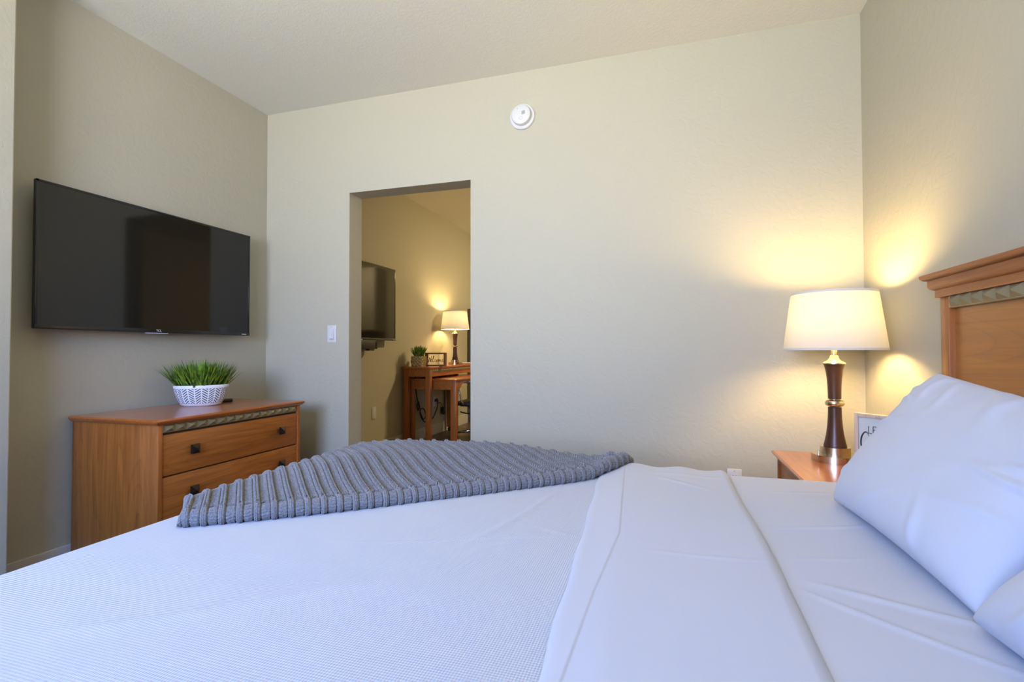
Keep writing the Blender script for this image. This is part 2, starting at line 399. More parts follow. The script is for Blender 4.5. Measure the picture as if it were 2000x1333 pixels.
# black bracketed box hanging below the second television
mb = MB()
mb.box(-2.70, -2.655, 3.70, 4.19, 1.05, 1.134, .004).box(-2.70, -2.66, 4.19, 4.222, 1.118, 1.134).box(-2.70, -2.66, 4.207, 4.222, 1.055, 1.12).box(-2.70, -2.66, 4.185, 4.222, 1.05, 1.062)
mb.box(-2.70, -2.66, 3.70, 4.03, 1.032, 1.052).box(-2.70, -2.66, 4.09, 4.17, 1.034, 1.052)
mb.box(XL+.001, -2.699, 3.8, 4.1, 1.06, 1.12)
o = mb.build('media_box', MBLACKM, angle=40, loc=(-2.69, 4.0, 1.04)); tag(o, 'small black media box bracketed under the television in the next room', 'media box')

# ------------------------------------------------------------ wall plates and detector
MSCREW = plain('screw_grey', (.35, .36, .38, 1), .4)
def wallplate(name, label, c, kind):
    """on back wall (facing -y) or left wall (facing +x)"""
    x, y, z, face = c
    t = thing(name, label, 'light switch' if kind == 'rocker' else ('outlet' if kind == 'outlet' else 'wall plate'), (x, y, z))
    R = Matrix.Identity(4) if face == 'back' else Matrix.Rotation(PI/2, 4, 'Z')
    T = Matrix.Translation((x, y, z)) @ R
    mb = MB(); mb.T = T; mb.box(-.036, .036, -.006, 0, -.059, .059, .003, 2); mb.build('plate', MWHITE, t, angle=40)
    if kind == 'rocker':
        mb = MB(); mb.T = T; mb.prism([(-.0059, -.034), (-.0059, .034), (-.0075, .034), (-.0125, -.033)], -.0165, .0165, 0); mb.build('rocker', MWHITE, t)
        mb = MB(); mb.T = T; mb.box(-.0175, .0175, -.0064, -.0055, -.0375, -.0345); mb.build('gap', MDARK, t)
    if kind == 'outlet':
        mb = MB(); mb.T = T; mb.box(-.017, .017, -.0085, -.005, -.034, .034, .002, 2); s_ = mb.build('socket', MWHITE, t, angle=40)
        for dz in (.018, -.018):
            mb = MB(); mb.T = T
            mb.box(-.008, -.006, -.0088, -.0084, dz, dz+.009).box(.006, .008, -.0088, -.0084, dz, dz+.008).box(-.002, .002, -.0088, -.0084, dz-.009, dz-.005)
            mb.build('slots', MDARK, s_)
    for dz in (.048, -.048):
        mb = MB(); mb.T = T; mb.box(-.0025, .0025, -.0067, -.0059, dz-.0025, dz+.0025); mb.build('screw', MSCREW, t)
    return t
wallplate('light_switch', 'white rocker light switch on the wall left of the doorway', (-2.199, YB, 1.15, 'back'), 'rocker')
wallplate('power_outlet', 'white wall outlet low on the back wall just above the bed edge', (.333, YB, .342, 'back'), 'outlet')
wallplate('blank_wall_plate', 'cream cover plate low on the next room wall, left of the desk', (XL, 4.322, .421, 'left'), 'blank')
wallplate('power_outlet', 'white outlet under the desk with black plugs in it', (XL, 5.665, .405, 'left'), 'outlet')

sd = thing('smoke_detector', 'round white smoke detector high on the back wall', 'smoke detector', (-.838, YB, 2.458))
def ylathe(prof, cx, cz, y0, name, m, parent, seg=48):
    mb = MB(); mb.T = Matrix.Translation((cx, y0, cz)) @ Matrix.Rotation(PI/2, 4, 'X'); mb.lathe(prof, 0, 0, seg); return mb.build(name, m, parent, angle=35)
ylathe([(.078, 0), (.078, .012), (.075, .016), (.060, .017), (.058, .022)], -.838, 2.458, YB, 'mounting_ring', MWHITE, sd)
ylathe([(.060, .020), (.061, .040), (.058, .046), (.050, .050), (.030, .0525), (0.0001, .053)], -.838, 2.458, YB, 'cover', MWHITE, sd)
mb = MB(); MGREYD = plain('vent_grey', (.12, .12, .09, 1), .6)
for i in range(4):
    for j in range(4):
        if (i+j) % 2 == 0 or True:
            mb.box(-.838+.008+i*.0055, -.838+.0115+i*.0055, YB-.0535, YB-.052, 2.458-.006+j*.0055+i*.001, 2.458-.0025+j*.0055+i*.001)
mb.build('sounder_grille', MGREYD, sd)
pts = [(-.838+.003+.011*math.cos(a), YB-.0522, 2.458-.026+.009*math.sin(a)) for a in np.linspace(0, 2*PI, 25)]
mb = MB(); mb.tube(pts, .0008, 6); mb.build('test_button_ring', plain('ring_grey', (.3, .32, .3, 1), .5), sd)
mb = MB(); mb.sphere((-.857, YB-.051, 2.492), .0022); mb.build('indicator', plain('grey_dot', (.2, .2, .2, 1), .4), sd)

# ------------------------------------------------------------ dresser
def stud_strip(mb, x0, y0, z0, n, p, h, d, sx=-1):
    """row of pyramid studs on a plane x=x0 running along +y; sx = direction studs stick out"""
    for i in range(n):
        a = y0+i*p; g = p*.03
        mb.poly([(x0, a+g, z0), (x0, a+p-g, z0), (x0, a+p-g, z0+h), (x0, a+g, z0+h), (x0+sx*d, a+p/2, z0+h/2)],
                [(0, 1, 4), (1, 2, 4), (2, 3, 4), (3, 0, 4), (3, 2, 1, 0)])
    mb.box(min(x0, x0-sx*.004), max(x0, x0-sx*.004), y0-.006, y0+n*p+.006, z0-.002, z0+h+.002)
def dresser():
    t = thing('dresser', 'wooden three-drawer dresser with studded trim under the wall television', 'dresser', (-2.45, 2.14, 0))
    x0, x1, y0, y1, zt = -2.735, -2.185, 1.69, 2.60, .700
    mb = MB(); mb.box(x0, x1+.002, y0, y0+.022, 0, zt, .002); mb.build('side_panel', W_Z, t, angle=40)
    mb = MB(); mb.box(x0, x1+.002, y1-.022, y1, 0, zt, .002); mb.build('side_panel', W_Z, t, angle=40)
    mb = MB(); mb.box(x0+.01, x1-.012, y0+.02, y1-.02, .06, zt).box(x0+.02, x1-.03, y0+.02, y1-.02, 0, .07); mb.build('carcass', plain('carcass_brown', srgb(60, 30, 12), .7), t)
    mb = MB()   # top with moulded edge
    pr = [(0, 0), (.008, -.002), (.018, .010), (.020, .018), (.017, .025), (.010, .027)]
    def ring(off, z): return [(x0, y0-off, z), (x1+off, y0-off, z), (x1+off, y1+off, z), (x0, y1+off, z)]
    levels = [(.0, zt-.001), (.008, zt), (.016, zt+.008), (.020, zt+.014), (.020, zt+.018), (.014, zt+.025)]
    P = []; F = []
    for off, z in levels: P += ring(off, z)
    F.append((3, 2, 1, 0))
    for k in range(len(levels)-1):
        for i in range(4): F.append((4*k+i, 4*k+(i+1) % 4, 4*k+4+(i+1) % 4, 4*k+4+i))
    n = 4*(len(levels)-1); F.append((n, n+1, n+2, n+3)); mb.poly(P, F); mb.build('top', W_TOP, t, angle=35)
    mb = MB(); stud_strip(mb, x1-.004, y0+.030, .664, 15, .0566, .033, .013, 1); mb.build('stud_trim', MSTUD, t)
    for z0, z1 in ((.463, .652), (.262, .459), (.062, .258)):
        mb = MB(); mb.box(x1-.022, x1-.002, y0+.0245, y1-.0245, z0+.0015, z1-.0015, .0015, 2); d = mb.build('drawer', W_Y, t, angle=40)
        zc = (z0+z1)/2+.008
        for yc in (1.866, 2.437):
            mb = MB(); s = .0225; xk = x1-.002
            mb.box(xk, xk+.016, yc-.009, yc+.009, zc-.009, zc+.009)
            mb.poly([(xk+.014, yc-s, zc-s), (xk+.014, yc+s, zc-s), (xk+.014, yc+s, zc+s), (xk+.014, yc-s, zc+s),
                     (xk+.020, yc-s, zc-s), (xk+.020, yc+s, zc-s), (xk+.020, yc+s, zc+s), (xk+.020, yc-s, zc+s), (xk+.031, yc, zc)],
                    [(3, 2, 1, 0), (0, 1, 5, 4), (1, 2, 6, 5), (2, 3, 7, 6), (3, 0, 4, 7), (4, 5, 8), (5, 6, 8), (6, 7, 8), (7, 4, 8)])
            mb.build('knob', MKNOB, d)
dresser()
# TV remote behind the bowl
mb = MB(); mb.T = Matrix.Translation((-2.585, 2.36, .7255)) @ Matrix.Rotation(math.radians(62), 4, 'Z')
mb.box(-.085, .085, -.02, .02, 0, .018, .006, 3); rm = mb.build('remote_control', MBLACKM, loc=(-2.585, 2.36, .7255), angle=50)
tag(rm, 'black remote control lying on the dresser behind the patterned bowl', 'remote control')
mb = MB(); mb.T = Matrix.Translation((-2.585, 2.36, .7255)) @ Matrix.Rotation(math.radians(62), 4, 'Z')
for i in range(5):
    for j in (-1, 0, 1): mb.box(-.06+i*.022, -.052+i*.022, j*.011-.003, j*.011+.003, .0175, .0195, .001)
mb.build('buttons', plain('grey_buttons', (.12, .12, .12, 1), .5), rm)

# ------------------------------------------------------------ potted grass
def blade(mb, base, az, lean, L, wd, droop):
    n = 6; d = Vector((math.cos(az), math.sin(az), 0)); s = Vector((-math.sin(az), math.cos(az), 0)).lerp(Vector((1, 0, 0)), random.uniform(-.5, .5)).normalized()
    p = Vector(base); rows = []
    for i in range(n+1):
        t = i/n; ang = lean+droop*t*t
        wv = wd*(.55+1.2*t*(1-t)*1.6)*(1-t**3) if t < 1 else 0
        nrm = Vector((d.x*math.cos(ang), d.y*math.cos(ang), -math.sin(ang)))
        rows.append((p-s*wv, p+nrm*wv*.35, p+s*wv) if i < n else (p,))
        p = p+(d*math.sin(ang)+Vector((0, 0, 1))*math.cos(ang))*L/n
    b = mb.b; prev = None
    for r in rows:
        vs = [b.verts.new(q) for q in r]
        if prev:
            if len(vs) == 3: b.faces.new((prev[0], prev[1], vs[1], vs[0])); b.faces.new((prev[1], prev[2], vs[2], vs[1]))
            else: b.faces.new((prev[0], prev[1], vs[0])); b.faces.new((prev[1], prev[2], vs[0]))
        prev = vs
def grass(parent, c, a, bb, rot, n, L, wd, lean, z):
    mb = MB(); cr, sr = math.cos(rot), math.sin(rot)
    for i in range(n):
        th = random.uniform(0, 2*PI); r = math.sqrt(random.random())*.93
        ex, ey = a*r*math.cos(th), bb*r*math.sin(th)
        x, y = c[0]+cr*ex-sr*ey, c[1]+sr*ex+cr*ey
        az = math.atan2(y-c[1], x-c[0])+random.uniform(-.7, .7)
        le = lean*(r**1.3)*random.uniform(.5, 1.15)+random.uniform(-.02, .10)
        blade(mb, (x, y, z), az, le, L*random.uniform(.78, 1.05), wd*random.uniform(.7, 1.15), random.uniform(0, .35)*(r+.2))
    return mb
BC = (-2.535, 2.215)
pl = thing('potted_grass', 'green artificial grass in a white herringbone bowl on the dresser', 'potted plant', (BC[0], BC[1], .7255))
rot = math.atan2(2.3, 2.64)+.08-.0  # long axis roughly across the view
rot = math.atan2(.75, .66)
prof = [(.62, 0), (.70, .004), (.78, .018), (.88, .045), (.955, .080), (.985, .100), (1.0, .104), (1.0, .116), (.975, .118), (.95, .112), (.94, .095)]
A, Bm = .136, .094; seg = 96
P = np.zeros((seg, len(prof), 3)); UV = np.zeros((seg, len(prof), 2))
for i in range(seg):
    a = 2*PI*i/seg
    for j, (r, z) in enumerate(prof):
        ex, ey = A*r*math.cos(a), Bm*r*math.sin(a)
        P[i, j] = (BC[0]+math.cos(rot)*ex-math.sin(rot)*ey, BC[1]+math.sin(rot)*ex+math.cos(rot)*ey, .7255+z); UV[i, j] = (i/seg, min(z/.118, .999))
for j in range(7, len(prof)): UV[:, j, 1] = .99
grid_mesh('bowl', P, MBOWL, pl, uv=UV, close_u=True)
mb = MB(); mb.T = Matrix.Translation((BC[0], BC[1], 0)) @ Matrix.Rotation(rot, 4, 'Z'); mb.lathe([(A*.61, .7262), (A*.93, .815)], 0, 0, 48, sy=Bm/A); mb.build('soil', plain('dark_soil', (.03, .035, .015, 1), .9), pl)
mb = grass(pl, BC, A*.84, Bm*.80, rot, 430, .178, .0058, .78, .812)
for k in range(3): blade(mb, (BC[0]-.070, BC[1]-.080, .815), math.atan2(-.75, -.66)+.1*k, .62, .17+.02*k, .004, .75)
g = mb.build('grass', MGRASS, pl, smooth=True); g['kind'] = 'stuff'

# ------------------------------------------------------------ table lamp
MTR = plain('cream_trim', (.72, .66, .55, 1), .8)
def table_lamp(label, cx, cy, z0, yaw_, sc=1.0):
    t = thing('table_lamp', label, 'lamp', (cx, cy, z0))
    TT = Matrix.Translation((cx, cy, z0)) @ Matrix.Scale(sc, 4) @ Matrix.Translation((-cx, -cy, -z0))
    def NB():
        q = MB(); q.T = TT; return q
    def L(prof): return [(r, z0+z) for r, z in prof]
    mb = NB(); mb.lathe(L([(.080, 0), (.080, .026), (.050, .0262), (.050, .0555), (.02, .056)]), cx, cy, 64)
    base = mb.build('base', MBRASS, t, angle=30)
    mb = NB(); sx, sy = cx+.066*math.cos(yaw_), cy+.066*math.sin(yaw_); mb.lathe(L([(.005, .025), (.005, .029), (.0028, .030), (.0028, .037), (.0042, .038), (.0042, .041), (.0015, .042)]), sx, sy, 16); mb.build('switch_knob', MCHROME, base, angle=30)
    mb = NB()
    mb.lathe(L([(.0385, .056), (.0382, .060), (.034, .078), (.029, .105), (.0255, .135), (.0235, .165), (.0228, .190), (.0225, .2035), (.0210, .205)]), cx, cy, 48)
    mb.build('lower_column', MBRONZE, t, angle=30)
    mb = NB(); mb.lathe(L([(.016, .204), (.017, .208), (.0225, .2085), (.0295, .212), (.0325, .218), (.0325, .222), (.0295, .229), (.0225, .2325), (.017, .233), (.016, .237)]), cx, cy, 48); mb.build('ball_ring', MBRASS, t, angle=40)
    mb = NB()
    mb.lathe(L([(.0205, .236), (.0222, .238), (.0225, .26), (.0232, .285), (.0252, .315), (.0290, .345), (.0345, .366), (.0362, .371)]), cx, cy, 48); mb.build('upper_column', MBRONZE, t, angle=30)
    mb = NB(); mb.lathe(L([(.0385, .370), (.0385, .374), (.034, .378), (.022, .384), (.016, .392), (.0140, .402), (.0110, .404), (.0105, .450), (.015, .452), (.015, .480), (.012, .482)]), cx, cy, 40)
    # spider and harp
    mb.tube([(cx-.137, cy, z0+.632), (cx, cy, z0+.638), (cx+.137, cy, z0+.632)], .0016, 6).tube([(cx, cy-.137, z0+.632), (cx, cy, z0+.638), (cx, cy+.137, z0+.632)], .0016, 6)
    for sgn in (-1, 1): mb.tube([(cx+sgn*.012, cy, z0+.452), (cx+sgn*.045, cy, z0+.49), (cx+sgn*.052, cy, z0+.55), (cx+sgn*.035, cy, z0+.61), (cx, cy, z0+.637)], .0015, 6)
    mb.build('socket', MBRASS, t, angle=30)
    mb = NB(); mb.sphere((cx, cy, z0+.588), .026, (1, 1, 1.1)); mb.lathe(L([(.012, .482), (.015, .53), (.016, .565)]), cx, cy, 20); mb.build('bulb', MBULB, t, smooth=True)
    mb = NB(); mb.lathe(L([(.172, .427), (.1435, .641)]), cx, cy, 96, cap=False); mb.build('shade', MSHADE, t, smooth=True)
    for r, z in ((.172, .4275), (.1435, .6405)):
        mb = NB(); mb.lathe(L([(r+.0008, z-.004), (r+.0012, z), (r+.0006, z+.004), (r-.0012, z+.004), (r-.0016, z), (r-.0008, z-.004), (r+.0008, z-.004)]), cx, cy, 96, cap=False)
        mb.build('shade_trim', MTR, t, smooth=True)
    return t
table_lamp('lit table lamp with cream shade on the nightstand beside the bed', .701, 2.55, .5455, math.radians(200), 1.155)
table_lamp('lit table lamp standing on the desk in the next room', -2.553, 5.82, .8605, math.radians(250), 1.035)

# ------------------------------------------------------------ nightstand
def nightstand():
    x0, x1, y0, y1, zt = .480, .936, 2.13, 2.745, .545
    t = thing('nightstand', 'wooden nightstand beside the bed carrying the lamp', 'nightstand', ((x0+x1)/2, (y0+y1)/2, 0))
    levels = [(.020, zt-.026), (.012, zt-.024), (.004, zt-.017), (.0, zt-.010), (.0, zt-.006), (.006, zt)]
    P = []; F = [(3, 2, 1, 0)]
    for off, z in levels: P += [(x0+off, y0+off, z), (x1, y0+off, z), (x1, y1-off, z), (x0+off, y1-off, z)]
    for k in range(len(levels)-1):
        for i in range(4): F.append((4*k+i, 4*k+(i+1) % 4, 4*k+4+(i+1) % 4, 4*k+4+i))
    n = 4*(len(levels)-1); F.append((n, n+1, n+2, n+3))
    mb = MB(); mb.poly(P, F); mb.build('top', W_TOP, t, angle=35)
    a, b_ = x0+.022, x1-.005
    mb = MB(); mb.box(a, b_, y0+.022, y0+.042, 0, zt-.026); mb.build('side_panel', W_Z, t)
    mb = MB(); mb.box(a, b_, y1-.042, y1-.022, 0, zt-.026); mb.build('side_panel', W_Z, t)
    mb = MB(); mb.box(a+.03, b_, y0+.04, y1-.04, .05, zt-.03); mb.build('carcass', W_Z, t)
    for z0, z1 in ((.33, .535), (.10, .325)):
        mb = MB(); mb.box(a+.008, a+.03, y0+.045, y1-.045, z0, z1, .002); d = mb.build('drawer', W_Y, t, angle=40)
        mb = MB(); yc, zc, s = (y0+y1)/2, (z0+z1)/2, .022; xk = a+.009
        mb.poly([(xk, yc-s, zc-s), (xk, yc+s, zc-s), (xk, yc+s, zc+s), (xk, yc-s, zc+s), (xk-.02, yc-s, zc-s), (xk-.02, yc+s, zc-s), (xk-.02, yc+s, zc+s), (xk-.02, yc-s, zc+s), (xk-.03, yc, zc)],
                [(0, 1, 2, 3), (1, 0, 4, 5), (2, 1, 5, 6), (3, 2, 6, 7), (0, 3, 7, 4), (5, 4, 8), (6, 5, 8), (7, 6, 8), (4, 7, 8)]); mb.build('knob', MKNOB, d)
    mb = MB(); mb.box(a+.012, a+.03, y0+.045, y1-.045, zt-.065, zt-.03); mb.build('rail', W_Y, t)
nightstand()

# ------------------------------------------------------------ framed sign on the nightstand
fa = math.radians(-47)
FT = Matrix.Translation((.736, 2.425, .5455)) @ Matrix.Rotation(fa, 4, 'Z')
sg = thing('framed_sign', 'pale wood framed sign on the nightstand, half hidden by the pillow', 'sign', (.736, 2.425, .5455))
FW, FH, FD, FB = .24, .229, .022, .015
mb = MB(); mb.T = FT
mb.box(0, FB, 0, FD, 0, FH, .0012).box(FW-FB, FW, 0, FD, 0, FH, .0012).box(FB, FW-FB, 0, FD, FH-FB, FH, .0012).box(FB, FW-FB, 0, FD, 0, FB, .0012)
mb.build('frame', wood('whitewashed_oak', srgb(176, 156, 134), srgb(214, 196, 172), 2, .6), sg, angle=40)
mb = MB(); mb.T = FT; mb.box(FB, FW-FB, .008, .013, FB, FH-FB); mb.build('panel', plain('pale_grey_green_panel', srgb(196, 206, 198), .6), sg)
mb = MB(); mb.T = FT
def ribbon(mb, pts, ox, oz, s, y, w_):
    mb.tube([(ox+p[0]*s, y, oz+p[1]*s) for p in pts], w_, 6)
GL = {'L': [[(0, 1), (0, 0), (.42, 0)]], 'E': [[(.42, 1), (0, 1), (0, 0), (.42, 0)], [(0, .52), (.36, .52)]], 'T': [[(0, 1), (.5, 1)], [(.25, 1), (.25, 0)]],
      "'": [[(.1, 1), (.06, .8)]], 'S': [catmull([(.42, .86), (.25, 1), (.05, .88), (.06, .66), (.3, .46), (.42, .25), (.28, .02), (.02, .12)], 5)]}
ox = .052
for ch in "LET'S":
    for st_ in GL[ch]:
        q = []
        for a, b2 in zip(st_, st_[1:]): q += [a, b2]
        for a, b2 in zip(st_, st_[1:]): ribbon(mb, [a, b2], ox, .150, .029, .0078, .0014)
    ox += .026*(.66 if ch != "'" else .3)
mb.build('small_lettering', plain('black_ink', (.012, .012, .012, 1), .6), sg)['label'] = "black capital letters LET'S"
mb = MB(); mb.T = FT
cpts = catmull([(.052, .131), (.047, .143), (.036, .143), (.025, .125), (.022, .100), (.027, .078), (.040, .066), (.060, .072)], 8)
nn = len(cpts); mb.tube([(p[0]*1.0, .0078, p[1]*1.06) for p in cpts], [.0008+.0022*math.sin(PI*min(1, i/nn*1.05))**1 for i in range(nn)], 8)
mb.build('large_lettering', plain('black_ink_script', (.012, .012, .012, 1), .6), sg)['label'] = 'black script letter C'

# ------------------------------------------------------------ bed
BX0, BY0, BY1, BZ = -1.225, .25, 1.845, .62
bed = thing('bed', 'wooden bed with tall studded headboard against the right wall', 'bed', (-.1, 1.05, 0))
mb = MB(); mb.box(BX0+.05, .87, BY0+.05, BY1-.05, .12, .34, .01); mb.build('bed_base', plain('dark_base_fabric', (.05, .045, .04, 1), .9), bed)
for x in (BX0+.12, .75):
    for y in (BY0+.12, BY1-.12):
        mb = MB(); mb.box(x-.03, x+.03, y-.03, y+.03, 0, .13, .004); mb.build('leg', W_Z, bed, angle=40)
hb = MB(); HY0, HY1 = .06, 2.03
hb.box(.87, .93, HY1-.052, HY1, 0, 1.212, .003); hb.build('headboard_post', W_Z, bed, angle=40)
hb = MB(); hb.box(.87, .93, HY0, HY0+.052, 0, 1.212, .003); hb.build('headboard_post', W_Z, bed, angle=40)
hb = MB(); hb.box(.887, .92, HY0+.05, HY1-.05, .3, 1.175); hb.build('headboard_panel', wood('maple_panel_wide_grain', srgb(146, 86, 24), srgb(182, 114, 42), 1, .34, .6), bed)
mb = MB(); stud_strip(mb, .870, HY0+.062, 1.174, 31, (HY1-HY0-.124)/31, .036, .016, -1); mb.box(.874, .925, HY0+.05, HY1-.05, 1.170, 1.214); mb.build('stud_trim', MSTUD, bed)
mb = MB()
yc = (HY0+HY1)/2
def crown(prof):
    # prof: (outward offset, z) around three sides
    P = []; F = []
    for off, z in prof: P += [(.934, HY0-off, z), (.87-off, HY0-off, z), (.87-off, HY1+off, z), (.934, HY1+off, z)]
    F.append((0, 1, 2, 3))
    for k in range(len(prof)-1):
        for i in range(3): F.append((4*k+i, 4*k+4+i, 4*k+5+i, 4*k+1+i))
        F.append((4*k+3, 4*k+7, 4*k+4, 4*k))
    n = 4*(len(prof)-1); F.append((n+3, n+2, n+1, n)); mb.poly(P, F)
crown([(.0, 1.209), (.010, 1.209), (.010, 1.234), (.014, 1.236), (.021, 1.240), (.025, 1.247), (.025, 1.268), (.030, 1.2685), (.034, 1.270), (.040, 1.275), (.042, 1.281), (.042, 1.287)])
mb.build('headboard_crown', W_Y, bed, angle=35)

def drape_pt(X, Y, top, r, hangx=True):
    """unfolded cloth coordinates -> folded over the foot and the two sides"""
    X = np.asarray(X, float); Y = np.asarray(Y, float)
    def fold(d):     # d = distance past the start of the rounding
        a = np.clip(d/r, 0, PI/2); s = np.where(d > 0, np.where(d < r*PI/2, r*np.sin(a), r), np.minimum(d, 0))
        z = np.where(d > 0, np.where(d < r*PI/2, r*(1-np.cos(a)), r+(d-r*PI/2)), 0.0); return s, z
    sx, zx = fold((BX0+r)-X); x = (BX0+r)-sx
    s1, z1 = fold(Y-(BY1-r)); s0, z0 = fold((BY0+r)-Y)
    y = np.where(Y > (BY0+BY1)/2, (BY1-r)+s1, (BY0+r)-s0); zy = np.maximum(z1, z0)
    z = top-np.maximum(zx, zy)-.25*np.minimum(zx, zy)*0
    return np.stack([x, y, z], -1)
def wave(x, y, seeds, amp, sc):
    h = np.zeros_like(x)
    rs = np.random.RandomState(seeds)
    for k in range(9):
        a = rs.uniform(0, 2*PI); fq = sc*(1.45**k)*rs.uniform(.8, 1.2); ph = rs.uniform(0, 6.28)
        h += amp/(1.6**k)*np.sin(fq*(x*math.cos(a)+y*math.sin(a))+ph+1.5*np.sin(fq*.6*(y*math.cos(a)-x*math.sin(a))+ph*2))
    return h
def ridge(x, y, p, q, wd, amp):
    p = np.array(p); q = np.array(q); d = q-p; L = np.hypot(*d); d = d/L
    t = (x-p[0])*d[0]+(y-p[1])*d[1]; n = -(x-p[0])*d[1]+(y-p[1])*d[0]+.012*np.sin(t*9)
    return amp*np.exp(-(n/wd)**2)*sm(t, -.05, .1)*(1-sm(t, L-.1, L+.05))
def normals(P):
    du = np.gradient(P, axis=0); dv = np.gradient(P, axis=1); n = np.cross(du, dv); n /= np.linalg.norm(n, axis=-1, keepdims=True)+1e-12
    return n
# mattress with its fitted sheet
mt = thing('mattress', 'thick mattress in a white fitted sheet on the bed', 'mattress', (-.1, 1.05, .34))
mb = MB(); mb.box(BX0+.03, .868, BY0+.03, BY1-.03, .34, .60, .04, 4); mb.build('mattress_core', cloth('ticking', (.7, .7, .7, 1)), mt, angle=50)
X, Y = np.meshgrid(np.linspace(.08, .868, 130), np.linspace(BY0-.2, BY1+.2, 330), indexing='ij')
P = drape_pt(X, Y, .621, .05)
h = wave(X, Y, 3, .0012, 5)
for p_, q_, w_, a_ in (((.25, 1.62), (.55, 1.70), .008, .0025), ((.22, 1.30), (.50, 1.42), .007, .003), ((.24, 1.02), (.50, .93), .009, .0035), ((.22, .98), (.46, .80), .006, .003), ((.3, .75), (.6, .60), .01, .004), ((.22, 1.12), (.42, 1.2), .006, .002)):
    h += ridge(X, Y, p_, q_, w_, a_)
P[..., 2] += h
grid_mesh('fitted_sheet', P, MSHEET, mt)
# coverlet
X, Y = np.meshgrid(np.linspace(BX0-.42, -.02, 300), np.linspace(BY0-.35, BY1+.40, 460), indexing='ij')
P = drape_pt(X, Y, BZ, .05)
h = wave(X, Y, 11, .0016, 4)*sm(X, BX0-.02, BX0+.12)
for p_, q_, w_, a_ in (((-.42, 1.0), (-.30, 1.45), .010, .003), ((-.30, 1.15), (-.18, 1.12), .006, .002), ((-.75, .93), (-.2, 1.1), .005, .0012), ((-.9, .5), (-.5, .8), .02, .003), ((-.42, 1.25), (-.25, 1.35), .006, .0018)):
    h += ridge(X, Y, p_, q_, w_, a_)
P[..., 2] += h
cov = grid_mesh('coverlet', P, MCOV, loc=(-.6, 1.05, BZ), uv=np.stack([X, Y], -1)); tag(cov, 'white waffle-textured coverlet spread over the foot of the bed', 'coverlet')
# turned-down top sheet
yy = np.linspace(BY0-.30, BY1+.36, 420)
xl = np.interp(yy, [.25, .60, .80, 1.06, 1.57, 1.71, 2.1], [-.150, -.158, -.171, -.183, -.215, -.221, -.23])+.002*np.sin(yy*23)
xr = np.interp(yy, [.25, .73, .93, 1.30, 1.86, 2.1], [.196, .199, .203, .200, .188, .19])+.0015*np.sin(yy*11+1)
xs = np.interp(yy, [.25, .608, .854, 1.126, 1.733, 2.1], [-.135, -.128, -.121, -.104, -.142, -.15])
TOP = .635
tt = np.linspace(0, 1, 200); Pg = np.zeros((200, len(yy), 3))
flat = np.zeros((200, len(yy), 2))
for j, y_ in enumerate(yy):
    W_ = xr[j]-xl[j]
    x = xl[j]+W_*tt
    # rounded left and right rims (parametric so the rims close underneath)
    dl = (x-xl[j]); dr = (xr[j]-x)
    top = .0065+.0095*sm(x, xl[j], xl[j]+.09)
    z = np.sqrt(np.clip(1-(1-np.clip(dl/.012, 0, 1))**2, 0, 1))*top
    rr_ = .034; z = np.minimum(z, (.019+.0095)*np.sqrt(np.clip(1-(1-np.clip(dr/rr_, 0, 1))**2, 0, 1))-.012+.0)
    z += .0022*(1-sm(x, xs[j]-.0015, xs[j]+.0015))*sm(dl, 0, .02)
    Pg[:, j, 0] = x; Pg[:, j, 1] = y_; Pg[:, j, 2] = z
Q = drape_pt(Pg[..., 0]*0+.0, Pg[..., 1], BZ, .05)
# offset along the drape normal
nv = np.zeros_like(Q); ang = np.clip((Pg[..., 1]-(BY1-.05))/.05, 0, PI/2)-np.clip(((BY0+.05)-Pg[..., 1])/.05, 0, PI/2)
nv[..., 1] = np.sin(ang); nv[..., 2] = np.cos(ang)
hh = Pg[..., 2]+.001+wave(Pg[..., 0], Pg[..., 1], 21, .0012, 6)*sm(Pg[..., 0]-xl[None, :], .0, .05)
hh += ridge(Pg[..., 0], Pg[..., 1], (-.09, 1.05), (.20, 1.06), .006, .0013)+ridge(Pg[..., 0], Pg[..., 1], (-.04, 1.66), (.12, 1.55), .010, .003)+ridge(Pg[..., 0], Pg[..., 1], (-.08, 1.72), (.19, 1.70), .012, .0025)
hh += .004*np.sin(Pg[..., 0]*42)*sm(Pg[..., 1], 1.6, 1.84)
Q[..., 0] = Pg[..., 0]; Q = Q+nv*hh[..., None]
ts = grid_mesh('top_sheet', Q, MSHEET, loc=(0, 1.05, BZ)); tag(ts, 'white top sheet folded back in a band across the bed', 'sheet')

